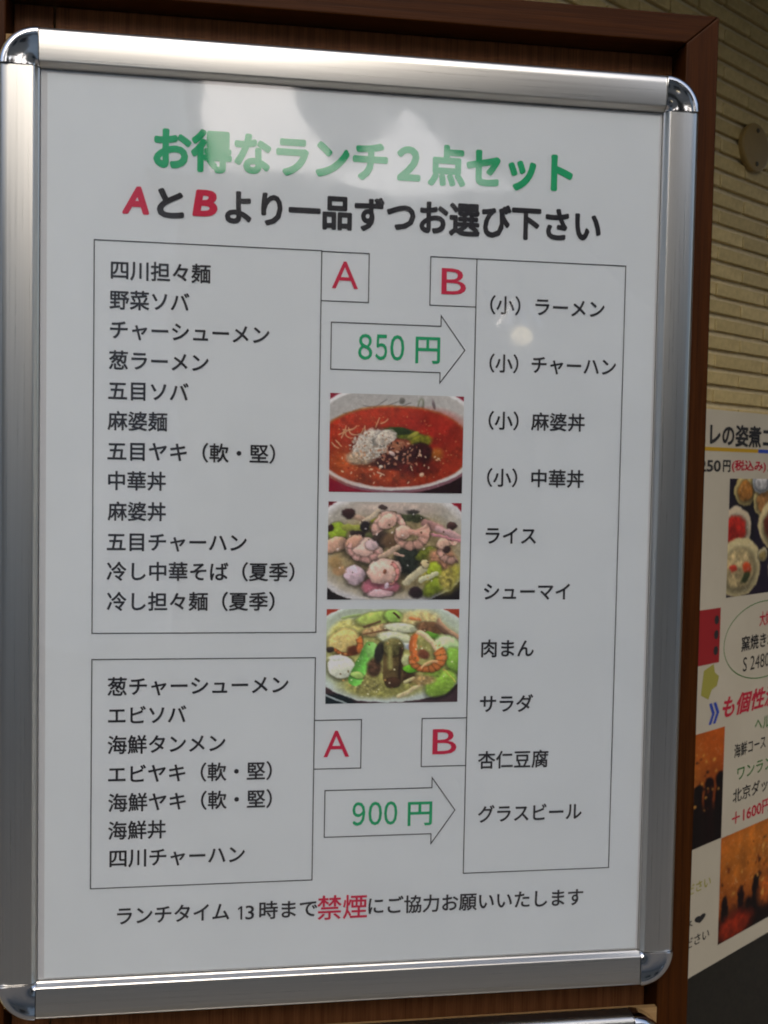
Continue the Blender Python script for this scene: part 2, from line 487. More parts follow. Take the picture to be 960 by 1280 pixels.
def food_noodles():
    p = Paint(264, 194, (150, 14, 44), 3)
    p.ell(.90, 1.0, .25, .25, 0, (40, 16, 22), .6, 0)
    p.ell(.49, .46, .665, .545, -1, (152, 100, 112), .02, .1, .05, p=2.1)
    p.ell(.49, .43, .665, .545, -2, (228, 227, 226), .02, .12, .03, p=2.1)
    p.ell(.49, .44, .64, .52, -2, (204, 201, 196), .03, -.12, .05, p=2.1)
    for x, y, a, b_ in ((.02, .3, .42, .05), (.1, .2, .5, .07), (.25, .12, .6, .08)):
        p.line(x, y, a, b_, .012, (140, 138, 136), .9, .03)
    p.ell(.53, .06, .022, .03, 30, (120, 118, 110), .6)
    p.ell(.675, .10, .026, .07, 5, (128, 132, 112), .5)
    p.ell(.675, .10, .013, .045, 5, (176, 176, 168), .5)
    p.ell(.77, .09, .012, .05, -15, (122, 110, 112), .6)
    p.ell(.48, .535, .575, .425, -1, (186, 120, 60), .04, 0, .25, 20, p=2.15)
    p.ell(.48, .54, .565, .410, -1, (176, 48, 22), .05, .18, .35, 14, p=2.15)
    p.ell(.72, .38, .26, .20, 0, (178, 36, 20), .8, .1, .3, 10)
    p.ell(.2, .72, .22, .16, 0, (188, 84, 36), .9, .1, .4, 16)
    p.ell(.4, .82, .3, .09, 0, (170, 62, 26), .9, .1, .5, 16)
    p.flecks(.48, .56, .5, .36, 260, .005, [(206, 110, 60), (150, 30, 16), (220, 140, 80), (196, 70, 30)])
    for x0, y0, x1, y1, bd in ((.07, .42, .12, .33, .02), (.09, .45, .17, .36, -.02), (.12, .38, .17, .45, .03), (.14, .35, .19, .42, .02), (.34, .34, .37, .24, 0), (.38, .30, .43, .25, .01),
                               (.02, .50, .07, .56, .01), (.05, .48, .09, .54, 0), (.20, .42, .25, .36, .02), (.26, .33, .28, .40, .01), (.30, .38, .34, .44, -.02), (.10, .37, .2, .33, .02)):
        p.line(x0, y0, x1, y1, .014, (222, 164, 116), .8, bd)
    p.ell(.56, .40, .15, .055, 12, (96, 110, 20), .3, .3, .5, 20, .2)
    p.ell(.52, .37, .09, .035, 5, (40, 62, 18), .4, .3, .4, 20, .2)
    p.ell(.68, .47, .09, .06, -10, (130, 128, 26), .5, .3, .5, 20, .25)
    p.ell(.62, .41, .05, .02, -30, (176, 170, 60), .5)
    p.ell(.80, .60, .05, .06, -20, (180, 96, 26), .8)
    p.ell(.31, .53, .15, .155, -35, (206, 196, 182), .18, .2, .35, 40, .5)
    p.ell(.41, .44, .09, .07, -20, (212, 200, 184), .25, .2, .35, 40, .5)
    p.ell(.22, .66, .09, .06, 0, (200, 172, 140), .5, .2, .4, 40, .5)
    p.flecks(.32, .54, .17, .16, 320, .006, [(222, 214, 200), (206, 194, 176), (170, 148, 128), (232, 226, 214), (190, 140, 104)], 1.3)
    p.ell(.50, .54, .09, .07, -30, (164, 100, 66), .5, .1, .5, 40, .4)
    p.ell(.56, .66, .20, .10, -6, (52, 14, 16), .28, .1, .4, 30, .4)
    p.ell(.66, .58, .09, .09, -6, (60, 14, 20), .35, .1, .4, 30, .4)
    p.ell(.44, .70, .12, .06, 0, (58, 16, 18), .4, .1, .5, 30, .4)
    p.ell(.64, .74, .16, .07, 0, (104, 26, 18), .9, .1, .5, 30, .4)
    p.flecks(.52, .62, .17, .15, 90, .008, [(190, 130, 96), (184, 110, 80), (226, 180, 150), (80, 24, 18), (40, 10, 12)], 1.4)
    p.ell(.465, .60, .028, .02, 35, (226, 196, 186), .4)
    p.ell(.385, .735, .016, .015, 0, (234, 220, 200), .4); p.ell(.69, .81, .018, .022, -30, (232, 190, 150), .4)
    p.line(.36, .79, .41, .82, .016, (228, 190, 160), .6)
    p.flecks(.45, .72, .42, .2, 40, .006, [(226, 170, 130), (232, 200, 160)], 1.5)
    # near rim of the bowl over the soup
    d1 = p.u * 0
    X = (p.u - .49) / .665; Y = (p.v - .43) / .545
    d = (np.abs(X) ** 2.1 + np.abs(Y + 0.03 * X) ** 2.1) ** (1 / 2.1)
    al = np.clip(1 - np.abs(d - .965) / .035, 0, 1) ** .6 * np.clip((p.v - .60) * 8, 0, 1)
    p.blend(al * .95, np.array((230, 227, 225)) / 255.)
    return p

def food_shrimp():
    p = Paint(264, 194, (28, 22, 24), 5)
    p.ell(.95, .0, .2, .3, 0, (150, 12, 36), .2, 0); p.ell(.0, .0, .12, .12, 0, (104, 14, 26), .3, 0)
    p.ell(.48, .46, .63, .585, -2, (208, 206, 206), .015, .1, .02, p=2.2)
    p.ell(.48, .46, .58, .53, -2, (190, 184, 172), .10, -.1, .12, 12, p=2.2)
    p.ell(.5, .52, .52, .42, 0, (150, 134, 96), .35, .1, .35, 18)
    p.ell(.85, .72, .16, .2, 20, (156, 150, 60), .5, .1, .4, 18)
    p.ell(.5, .08, .3, .08, 0, (196, 180, 168), .8, .1, .2, 16)
    p.ell(.07, .31, .07, .1, 25, (150, 176, 50), .25, .3, .25); p.line(.12, .26, .30, .27, .06, (156, 160, 70), .4)
    p.ell(.36, .18, .05, .05, -20, (164, 170, 50), .3)
    p.line(.18, .15, .26, .18, .055, (180, 150, 128), .4); p.line(.25, .22, .38, .10, .05, (196, 180, 156), .4)
    p.line(.44, .13, .50, .12, .04, (96, 84, 60), .4)
    p.ell(.152, .12, .042, .05, 0, (58, 34, 34), .25, .5, .2); p.ell(.41, .06, .035, .03, 20, (70, 54, 52), .4)
    p.ell(.63, .10, .05, .025, 0, (60, 56, 54), .5); p.ell(.64, .165, .1, .04, 5, (60, 66, 42), .4, .2, .5, 30, .4)
    p.ell(.015, .27, .03, .035, 0, (52, 30, 30), .3); p.ell(.275, .25, .035, .05, -30, (34, 28, 32), .3); p.ell(.225, .32, .06, .03, 10, (50, 38, 38), .3)
    p.ell(.93, .24, .035, .045, 0, (74, 50, 48), .3, .5)
    p.line(.72, .22, .84, .27, .09, (170, 128, 122), .4); p.line(.82, .27, .98, .36, .07, (196, 160, 160), .4); p.line(.78, .33, .99, .40, .03, (206, 140, 150), .5)
    p.ell(.36, .37, .10, .09, 10, (66, 52, 46), .35, .3, .5, 24, .4); p.ell(.31, .35, .035, .04, 0, (98, 104, 60), .4); p.ell(.47, .40, .07, .07, 0, (110, 84, 60), .5)
    p.ell(.60, .60, .10, .14, 0, (40, 46, 38), .3, .3, .8, 30, .4); p.ell(.74, .53, .09, .06, -25, (104, 112, 36), .3, .3, .4)
    p.ell(.86, .58, .1, .12, 0, (184, 132, 104), .5, .2, .4, 24, .3)
    # shrimps
    p.ell(.05, .44, .10, .075, -15, (222, 176, 150), .2, .3, .15); p.ell(.27, .49, .15, .13, 20, (226, 188, 174), .12, .35, .18, 20, .15, rim=.12)
    p.ell(.19, .40, .07, .055, -30, (220, 168, 142), .25, .3); p.arc(.27, .46, .15, .09, 20, 200, (222, 170, 160), 5)
    p.ell(.33, .44, .05, .045, 0, (212, 186, 188), .3)
    p.arc(.46, .26, .13, .12, 150, 20, (224, 176, 160), 6, .9); p.ell(.44, .20, .075, .07, -30, (228, 182, 164), .2, .3, .15, 20, .1)
    p.arc(.62, .33, .14, .13, -40, 215, (230, 178, 158), 7, .85); p.ell(.56, .30, .06, .07, -10, (232, 184, 164), .25, .3); p.line(.62, .30, .74, .34, .06, (214, 160, 142), .4)
    p.arc(.93, .50, .11, .10, 60, 300, (220, 172, 154), 6); p.ell(.86, .42, .05, .05, 0, (224, 184, 160), .3); p.ell(.89, .48, .03, .035, 0, (52, 36, 34), .4)
    p.line(.40, .56, .52, .46, .06, (198, 170, 146), .4); p.line(.50, .53, .56, .56, .03, (206, 170, 150), .5)
    p.ell(.205, .75, .08, .10, -10, (206, 180, 190), .15, .3, .2, 22, .2); p.ell(.40, .86, .14, .09, 0, (186, 108, 124), .2, .3, .2, 20, .15)
    p.ell(.40, .93, .1, .04, 0, (216, 180, 184), .3)
    p.ell(.42, .71, .135, .125, -8, (232, 192, 176), .10, .35, .18, 20, .14, rim=.15); p.ell(.425, .715, .012, .022, 0, (140, 84, 60), .5)
    p.arc(.42, .73, .145, .05, -60, 60, (214, 140, 132), 4); p.ell(.45, .85, .02, .03, 30, (220, 200, 214), .5)
    p.ell(.80, .70, .06, .09, -25, (160, 176, 46), .25, .3, .2); p.ell(.80, .87, .10, .07, -35, (130, 146, 40), .3, .3, .3)
    p.line(.59, .82, .72, .68, .075, (200, 192, 158), .35); p.line(.70, .80, .82, .73, .055, (206, 204, 170), .35); p.ell(.73, .63, .03, .04, 20, (214, 196, 150), .3)
    p.ell(.66, .92, .05, .055, 0, (44, 30, 34), .3, .5); p.ell(.90, .78, .06, .1, 20, (164, 152, 72), .6, .1, .6, 30, .4)
    p.ell(.09, .70, .05, .05, 0, (190, 150, 108), .5); p.ell(.06, .62, .05, .07, 0, (170, 140, 92), .7)
    p.flecks(.5, .5, .45, .4, 60, .006, [(236, 226, 220), (90, 70, 50), (200, 180, 120)])
    return p

def food_seafood():
    p = Paint(264, 194, (64, 46, 50), 8)
    p.ell(.9, .0, .3, .2, 0, (160, 60, 34), .1, 0); p.ell(.0, .0, .2, .2, 0, (160, 56, 36), .1, 0)
    p.ell(.06, 1.0, .16, .1, 0, (18, 30, 34), .4, 0); p.line(-.05, .88, .16, 1.0, .02, (150, 160, 160), .6)
    p.ell(.49, .45, .63, .545, 0, (196, 206, 200), .015, .1, .02, p=2.2)
    p.ell(.49, .43, .59, .50, 0, (184, 196, 176), .08, -.1, .06, 12, p=2.2)
    p.ell(.5, .48, .52, .44, 0, (164, 162, 96), .22, .1, .25, 16)
    p.ell(.42, .82, .3, .12, 0, (150, 148, 82), .5, .1, .4, 24); p.ell(.30, .80, .12, .10, 0, (156, 150, 90), .6, .1, .6, 30, .4)
    p.line(.12, .10, .24, .06, .03, (150, 170, 110), .7); p.ell(.14, .24, .12, .12, -20, (196, 190, 116), .4, .2, .3, 22, .2)
    p.ell(.37, .10, .15, .07, -8, (168, 186, 96), .3, .25, .25, 20, .2); p.ell(.50, .08, .07, .07, 20, (150, 186, 90), .3, .3)
    p.line(.50, .04, .54, .09, .022, (60, 30, 24), .5); p.ell(.70, .10, .14, .08, 0, (206, 188, 130), .5, .2, .3, 20, .3)
    p.line(.62, .10, .70, .12, .03, (206, 130, 80), .7)
    p.ell(.40, .22, .14, .06, -14, (190, 160, 112), .3, .2, .45, 26, .4); p.line(.28, .19, .40, .13, .02, (96, 70, 50), .5); p.line(.28, .27, .50, .20, .02, (120, 86, 60), .7)
    p.ell(.56, .20, .13, .05, 6, (208, 212, 180), .25, .25, .2); p.ell(.52, .31, .14, .07, 8, (200, 206, 168), .3, .25, .2)
    p.line(.48, .38, .66, .40, .07, (196, 206, 190), .4); p.ell(.63, .40, .035, .035, 0, (150, 160, 176), .4)
    p.ell(.78, .20, .10, .06, 10, (120, 86, 60), .35, .2, .5, 26, .4); p.line(.84, .13, .99, .30, .05, (176, 140, 112), .5, .02); p.line(.83, .18, .93, .31, .05, (110, 82, 66), .5)
    p.line(.76, .26, .98, .40, .05, (96, 150, 50), .5); p.ell(.93, .43, .13, .12, 35, (180, 206, 150), .25, .3, .15); p.ell(.97, .55, .07, .14, -15, (132, 176, 70), .3, .3)
    p.ell(.87, .80, .13, .12, -35, (138, 176, 66), .2, .3, .2); p.line(.90, .66, .98, .78, .015, (190, 190, 90), .6); p.ell(.80, .70, .1, .06, -30, (120, 150, 60), .4, .2, .3)
    p.ell(.13, .34, .12, .12, -20, (206, 186, 120), .25, .25, .2, 22, .2); p.arc(.15, .36, .14, .07, -30, 150, (206, 120, 62), 7); p.ell(.03, .43, .03, .03, 0, (56, 46, 40), .4)
    p.ell(.21, .44, .05, .05, 0, (96, 52, 34), .5); p.ell(.25, .42, .02, .05, 20, (190, 110, 60), .5)
    p.ell(.115, .61, .10, .12, 10, (218, 222, 204), .12, .25, .04, 20, .05); p.ell(.08, .52, .06, .03, 0, (226, 230, 220), .6)
    p.line(.33, .42, .22, .74, .145, (112, 190, 82), .12, 0, .28); p.line(.335, .42, .345, .46, .13, (146, 206, 110), .4); p.ell(.235, .70, .055, .035, 12, (170, 200, 110), .3)
    p.ell(.36, .62, .06, .1, 0, (84, 60, 44), .5, .2, .6, 30, .4); p.ell(.40, .46, .035, .10, 10, (48, 44, 40), .3)
    p.ell(.60, .72, .09, .07, 10, (70, 50, 34), .5, .2, .5, 30, .3)
    p.line(.505, .42, .505, .74, .205, (92, 76, 46), .10, 0, -.1, .35); p.ell(.50, .40, .075, .09, 0, (110, 104, 62), .2, .4, .4, 30)
    p.line(.47, .42, .48, .62, .05, (150, 146, 86), 1.4); p.line(.56, .42, .555, .74, .03, (52, 36, 26), 1.0); p.ell(.505, .78, .055, .05, 0, (74, 50, 34), .3)
    p.ell(.645, .635, .065, .042, 0, (108, 178, 46), .2, .35, .12); p.ell(.60, .54, .035, .06, 0, (186, 190, 140), .4)
    p.arc(.755, .52, .15, .13, -40, 190, (206, 124, 66), 10, .85); p.line(.66, .30, .67, .52, .08, (200, 112, 58), .4, .02); p.line(.70, .25, .82, .42, .055, (222, 196, 160), .5, -.02)
    p.ell(.73, .48, .05, .05, 30, (120, 70, 50), .5); p.line(.72, .62, .84, .56, .03, (236, 180, 130), .9, -.02)
    p.line(.55, .93, .72, .81, .042, (198, 184, 142), .35); p.line(.60, .78, .66, .74, .04, (196, 190, 140), .4)
    p.ell(.74, .76, .08, .05, 0, (166, 140, 92), .6, .2, .5, 30, .3)
    p.flecks(.5, .55, .45, .38, 60, .006, [(222, 220, 180), (110, 90, 50), (196, 150, 90)])
    return p

def dining_room(seed, w, h):
    p = Paint(w, h, (150, 66, 18), seed)
    p.ell(.3, .25, .45, .4, 0, (196, 110, 30), 1.2, .2, .3, 8)
    p.ell(.9, .0, .3, .3, 0, (200, 90, 20), 1.2, 0, .2, 8)
    p.ell(.5, 1.05, .9, .40, -6, (24, 10, 8), .25, 0, .4, 16, .3)
    for i in range(7):
        x = .05 + .15 * i
        p.line(x, .62 - .03 * i, x + .01, .95, .10, (18 + 6 * (i % 2), 8, 8), .3, 0, .2, .3)
    p.ell(.15, .9, .16, .12, 0, (150, 40, 14), .8, .2, .4)
    p.ell(.45, .72, .08, .12, 0, (176, 84, 22), .8, .2, .4)
    p.flecks(.5, .45, .5, .3, 60, .012, [(60, 26, 10), (110, 44, 14), (214, 150, 60)])
    return p

def course_dishes(w, h):
    p = Paint(w, h, (30, 18, 40), 12)
    for cx, cy, r, c, f in ((.16, .10, .115, (200, 180, 110), (170, 110, 40)), (.36, .19, .12, (204, 186, 120), (176, 120, 60)), (.32, .02, .09, (170, 180, 190), (190, 190, 190)), (.56, .05, .11, (190, 180, 150), (150, 110, 60)),
                            (.07, .42, .16, (206, 190, 160), (190, 36, 24)), (.50, .40, .20, (214, 196, 140), (96, 34, 16)), (.12, .75, .22, (206, 192, 140), (190, 170, 120)), (.62, .78, .20, (206, 190, 140), (200, 170, 110)),
                            (.84, .25, .17, (206, 190, 140), (150, 90, 30)), (.93, .60, .15, (200, 190, 150), (70, 110, 40)), (.36, .66, .05, (190, 180, 140), (160, 140, 80))):
        p.ell(cx, cy, r, r * 1.15, 0, c, .06, .15, .05)
        p.ell(cx, cy + .01, r * .68, r * .75, 0, f, .25, .2, .5, 20, .2)
    p.ell(.20, .76, .05, .05, 20, (200, 70, 30), .4); p.ell(.19, .84, .05, .04, -30, (50, 60, 30), .4); p.ell(.06, .75, .04, .03, 0, (200, 60, 40), .4); p.ell(.62, .84, .06, .05, 0, (110, 30, 60), .4); p.ell(.62, .73, .05, .03, 0, (90, 130, 40), .4)
    p.ell(.66, .40, .03, .04, 0, (200, 120, 80), .5)
    return p

def photo_mesh(parent, p, x0, y1, x1, y0, name="food_photo", lift=0.0004, label=None, skew=None):
    """grid of coloured points: the printed picture, x0..x1 wide, y0 (bottom)..y1 (top)"""
    h, w = p.h, p.w
    xs = np.linspace(x0, x1, w); ys = np.linspace(y1, y0, h)
    X, Y = np.meshgrid(xs, ys)
    co = np.stack([X.ravel(), np.full(X.size, -lift), Y.ravel()], 1)
    if skew:
        co[:, 2] += skew * (co[:, 0] - x0)
    i = np.arange((h - 1) * (w - 1)); r_, c_ = i // (w - 1), i % (w - 1)
    a = r_ * w + c_
    faces = np.stack([a, a + w, a + w + 1, a + 1], 1)
    me = bpy.data.meshes.new(name)
    me.vertices.add(len(co)); me.vertices.foreach_set("co", co.ravel())
    me.loops.add(faces.size); me.loops.foreach_set("vertex_index", faces.ravel())
    me.polygons.add(len(faces)); me.polygons.foreach_set("loop_start", np.arange(0, faces.size, 4))
    me.polygons.foreach_set("loop_total", np.full(len(faces), 4))
    me.update()
    ca = me.color_attributes.new("print_color", 'FLOAT_COLOR', 'POINT')
    img = np.clip(p.img, 0, 1)
    lin = np.where(img <= .04045, img / 12.92, ((img + .055) / 1.055) ** 2.4)
    rgba = np.concatenate([lin.reshape(-1, 3), np.ones((h * w, 1))], 1).astype(np.float32)
    ca.data.foreach_set("color", rgba.ravel())
    me.materials.append(M["photo"])
    o = bpy.data.objects.new(name, me)
    link(o, parent)
    if label: o["label"] = label
    return o

# ------------------------------------------------------------------ the setting: pavement and soffit
tag(mesh_obj("pavement", [(-60, -60, 0), (60, -60, 0), (60, 60, 0), (-60, 60, 0)], [(0, 1, 2, 3)], M["asphalt"]), kind="structure")

# ------------------------------------------------------------------ brick wall behind the stand
WA = math.radians(33.525)
wall_loc = (1.4015, 1.6187, H0)
wall = tag(empty("brick_wall", wall_loc, WA), "pale yellow brick wall receding behind the right side of the wooden stand", "wall")
BL, BH, PIT, ROW0 = 0.2285, 0.0300, 0.0433, 0.291
box("mortar_bed", -2.6, 1.2, 0.0, 0.20, -1.49, 1.3, M["mortar"], wall)
bmb = bmesh.new(); add_box(bmb, -BL / 2, BL / 2, -0.0100, 0.004, -BH / 2, BH / 2, 0.0016, 1)
bme = bpy.data.meshes.new("brick"); bmb.to_mesh(bme); bmb.free(); bme.materials.append(M["brick"])
rnd = random.Random(4)
far = bmesh.new()
for k in range(-24, 42):
    z = ROW0 - BH / 2 - PIT * k
    if z > 1.28 or z < -1.47: continue
    for j in range(-12, 6):
        s = 0.235 * j + (0.1175 if k % 2 else 0.0) + 0.1175
        if s > 1.1 or s < -2.5: continue
        js, jz, jy = rnd.uniform(-.0006, .0006), rnd.uniform(-.0008, .0008), rnd.uniform(-.0012, .0012)
        if -0.62 < s < 0.72 and z > -0.22 and z < 1.1:
            o = bpy.data.objects.new("brick", bme)
            o.location = (s + js, jy, z + jz)
            o.rotation_euler = (rnd.uniform(-.012, .012), 0, rnd.uniform(-.003, .003))
            link(o, wall)
        else:
            add_box(far, s - BL / 2, s + BL / 2, -0.0085 + jy, 0.004, z - BH / 2, z + BH / 2)
tag(bm_obj("outer_bricks", far, M["brick"], wall), kind="stuff")
box("plinth", -2.6, 1.2, -0.006, 0.2, -2.0, -1.4902, M["granite"], wall)

# round cover plate screwed to the bricks
plate = tag(empty("wall_plate", wall_loc, WA), "beige round cover plate screwed to the brick wall", "cover plate")
bm = bmesh.new()
N = 56
ring = [(0.0, 0.060), (0.0125, 0.062), (0.0150, 0.0605), (0.0158, 0.057)]
rows_ = [[bm.verts.new((0.022 + r * 1.03 * math.cos(2 * math.pi * i / N), -0.009 - t, 0.512 + r * 0.95 * math.sin(2 * math.pi * i / N))) for i in range(N)] for t, r in ring]
for a, b2 in zip(rows_, rows_[1:]):
    for i in range(N):
        bm.faces.new((a[i], a[(i + 1) % N], b2[(i + 1) % N], b2[i]))
bm.faces.new(rows_[-1])
bm_obj("disc", bm, M["plate"], plate)
for dz in (0.041, -0.041):
    bm = bmesh.new()
    bmesh.ops.create_cone(bm, cap_ends=True, segments=16, radius1=0.0062, radius2=0.005, depth=0.003,
                          matrix=Matrix.Translation((0.024, -0.0262, 0.512 + dz)) @ Matrix.Rotation(math.radians(90), 4, 'X'))
    add_box(bm, 0.0195, 0.0285, -0.0284, -0.0276, 0.512 + dz - .0006, 0.512 + dz + .0006)
    bm_obj("screw", bm, M["screw"], plate)

# large course poster on the wall
ban = tag(empty("wall_poster", wall_loc, WA), "large off-white restaurant poster with dish pictures hung on the brick wall", "poster")
PF = 0.0150
box("poster_sheet", -0.62, 0.98, -PF, -0.0115, -1.556, -0.148, M["banner"], ban)
L1, L2, L3 = PF + .0005, PF + .0009, PF + .0013
def wt(body, x0, x1, y0, y1, mat, bold=0.012, shear=0.0, skew=0.0):
    return put_text(ban, body, mat, x0, x1, y0=y0, y1=y1, bold=bold, shear=shear, lift=L2)
M["p_red"] = flat("poster_red_ink", (0.52, 0.015, 0.045), 0.7); M["p_ink"] = flat("poster_black_ink", (0.02, 0.02, 0.022), 0.7)
M["p_green"] = flat("poster_green_ink", (0.05, 0.20, 0.04), 0.7); M["p_blue"] = flat("poster_blue_ink", (0.03, 0.07, 0.42), 0.7)
M["p_yellow"] = flat("poster_yellow_ink", (0.55, 0.33, 0.01), 0.7); M["p_crimson"] = flat("poster_crimson_panel", (0.33, 0.012, 0.016), 0.7)
M["p_olive"] = flat("poster_olive_ink", (0.36, 0.34, 0.06), 0.7)
wt("フカヒレの姿煮コース", -0.340, 0.305, -0.236, -0.180, M["p_ink"], 0.035)
def wflat(name, pts, mat, lift=L1):
    return mesh_obj(name, [(x, -lift, z) for x, z in pts], [tuple(range(len(pts)))], mat, ban)
wflat("printed_band", rect(-0.40, -0.249, 0.099, -0.2395), M["p_yellow"])
wflat("printed_band", rect(0.099, -0.249, 0.60, -0.2395), M["p_blue"])
wt("5250", -0.215, -0.083, -0.300, -0.271, M["p_ink"], 0.03)
wt("円", -0.073, -0.037, -0.300, -0.270, M["p_ink"], 0.03)
wt("(税込み)", -0.031, 0.141, -0.300, -0.269, M["p_red"], 0.03)
wt("二名様より", 0.150, 0.33, -0.299, -0.270, M["p_green"], 0.03)
photo_mesh(ban, finish(course_dishes(200, 130), .012), -0.037, -0.316, 0.46, -0.616, "printed_dishes", L1)
wflat("printed_panel", rect(-0.30, -0.776, -0.0600, -0.6385), M["p_crimson"])
for z in (-0.668, -0.705, -0.745):
    wflat("printed_spot", [(-0.078 + .011 * math.cos(a * .7854), z + .012 * math.sin(a * .7854)) for a in range(8)], M["p_ink"], L2)
wflat("printed_leaf", [(-0.13, -0.79), (-0.085, -0.778), (-0.078, -0.80), (-0.058, -0.812), (-0.066, -0.835), (-0.09, -0.842), (-0.105, -0.865), (-0.14, -0.85)], M["p_olive"])
el = [(0.165 + 0.204 * math.cos(2 * math.pi * i / 64), -0.740 + 0.102 * math.sin(2 * math.pi * i / 64)) for i in range(64)]
strip_lines(ban, "printed_oval", el, M["p_green"], 0.0026, True, L1)
wt("大好評", 0.136, 0.232, -0.704, -0.665, M["p_red"], 0.02)
wt("窯焼き北京ダック", 0.047, 0.400, -0.762, -0.722, M["p_ink"], 0.02)
wt("S 2480", 0.058, 0.195, -0.815, -0.778, M["p_ink"], 0.0)
wt("も個性派ぞろい", -0.037, 0.47, -0.925, -0.868, M["p_red"], 0.03, 0.25)
wt("»", -0.100, -0.052, -0.930, -0.876, M["p_blue"], 0.02)
wt("ヘルシー", 0.131, 0.29, -0.982, -0.948, M["p_green"])
wt("海鮮コース", 0.029, 0.191, -1.037, -1.000, M["p_ink"])
wt("ワンランク上", 0.048, 0.33, -1.098, -1.062, M["p_green"])
wt("北京ダックコース", 0.029, 0.40, -1.155, -1.118, M["p_ink"])
wt("＋1600円で", 0.028, 0.285, -1.215, -1.178, M["p_red"], 0.02)
photo_mesh(ban, finish(dining_room(21, 90, 110), .02), -0.36, -0.945, -0.0215, -1.232, "printed_room", L1)
photo_mesh(ban, finish(dining_room(33, 150, 90), .02), -0.021, -1.234, 0.52, -1.512, "printed_room", L1 + .0002)
wt("ください", -0.21, -0.065, -1.345, -1.318, M["p_olive"])
wt("コース♥", -0.27, -0.085, -1.428, -1.408, M["p_ink"])
wt("ください", -0.21, -0.065, -1.480, -1.453, M["p_ink"])

# ------------------------------------------------------------------ wooden sign stand
stand = tag(empty("sign_stand", (0.2525, 0.05, 0)), "dark red-brown wooden stand carrying the framed menus", "sign stand")
ox, oy = -0.2525, -0.05
SX0, SX1, ST = -0.0570, 0.5600, 0.0905
IX0, IX1, IT = -0.0285, 0.5305, 0.0655
F0, F1 = 0.017 + oy, 0.080 + oy            # front and back of the frame members
g = 0.0003
def wx(*p): return [(x + ox, z + H0) for x, z in p]
prism("stile", wx((SX0, ST), (IX0 - g, IT + g), (IX0 - g, -1.93), (SX0, -1.93)), F0, F1, M["stile_wood"], stand, 0.0012)
prism("stile", wx((SX1, ST), (SX1, -1.93), (IX1 + g, -1.93), (IX1 + g, IT + g)), F0, F1, M["stile_wood"], stand, 0.0012)
prism("top_rail", wx((SX0 + 2 * g, ST), (SX1 - 2 * g, ST), (IX1, IT + 2 * g), (IX0, IT + 2 * g)), F0, F1, M["rail_wood"], stand, 0.0012)
prism("bottom_rail", wx((IX0, -1.70), (IX1, -1.70), (IX1, -1.78), (IX0, -1.78)), F0, F1, M["rail_wood"], stand, 0.0012)
seam = 0.0035
for a, b2 in ((IX0 + .0005, seam - .0008), (seam + .0008, IX1 - .0005)):
    pl = box("panel_board", a + ox, b2 + ox, 0.043 + oy, 0.058 + oy, H0 - 1.699, H0 + IT - .0005, M["panel_wood"], stand, 0.0008)
for x in (SX0 + .0285 / 2, SX1 - .0285 / 2):
    box("foot", x - .02 + ox, x + .02 + ox, -0.13, 0.23, 0.0, 0.069, M["stile_wood"], stand, 0.004, 2)

# ------------------------------------------------------------------ aluminium snap frames
RAIL = [(0.0, -0.0115), (0.0, 0.0006), (0.0008, 0.0012), (0.0030, 0.0046), (0.0036, 0.0050), (0.0044, 0.0051),
        (0.0120, 0.0055), (0.0220, 0.0058), (0.0262, 0.0054), (0.0285, 0.0040), (0.0298, 0.0016), (0.0302, -0.0015), (0.0302, -0.0115)]
CORN = [(0.0002, -0.0115), (0.0002, 0.0012), (0.0034, 0.0052), (0.0045, 0.0057), (0.0120, 0.0067), (0.0205, 0.0069), (0.0225, 0.0078), (0.0245, 0.0083),
        (0.0270, 0.0076), (0.0290, 0.0056), (0.0302, 0.0028), (0.0306, -0.0010), (0.0306, -0.0115)]
def rail_mesh(L):
    bm = bmesh.new()
    A = [bm.verts.new((0.0004, w, z)) for w, z in RAIL]
    B = [bm.verts.new((L - 0.0004, w, z)) for w, z in RAIL]
    k = len(RAIL)
    for i in range(k):
        j = (i + 1) % k
        f = bm.faces.new((A[i], A[j], B[j], B[i]))
        f.smooth = 4 <= i <= 10
    bm.faces.new([bm.verts.new(v.co) for v in A]); bm.faces.new([bm.verts.new(v.co) for v in B[::-1]])
    bmesh.ops.recalc_face_normals(bm, faces=bm.faces)
    me = bpy.data.meshes.new("frame_rail"); bm.to_mesh(me); bm.free()
    me.materials.append(M["alu"])
    return me
def corner_mesh():
    bm = bmesh.new(); S = 20
    rr = [[bm.verts.new((w * math.cos(math.pi / 2 * i / S), w * math.sin(math.pi / 2 * i / S), z)) for w, z in CORN] for i in range(S + 1)]
    k = len(CORN)
    for a, b2 in zip(rr, rr[1:]):
        for i in range(k):
            j = (i + 1) % k
            f = bm.faces.new((a[i], a[j], b2[j], b2[i])); f.smooth = True
    bm.faces.new([bm.verts.new(v.co) for v in rr[0]]); bm.faces.new([bm.verts.new(v.co) for v in rr[-1][::-1]])
    bmesh.ops.recalc_face_normals(bm, faces=bm.faces)
    me = bpy.data.meshes.new("frame_corner"); bm.to_mesh(me); bm.free()
    me.materials.append(M["chrome"])
    return me
def basis(px, pz, ax, outd):
    """local x along ax, local y = outd, local z = out of the board; points given as board x, board y"""
    ex = Vector((ax[0], 0, ax[1])); ey = Vector((outd[0], 0, outd[1])); ez = Vector((0, -1, 0))
    m_ = Matrix((ex, ey, ez)).transposed().to_4x4()
    m_.translation = Vector((px, 0, pz))
    return m_
FW, FH = 0.505, 0.718
rW, rH, cM = rail_mesh(FW), rail_mesh(FH), corner_mesh()
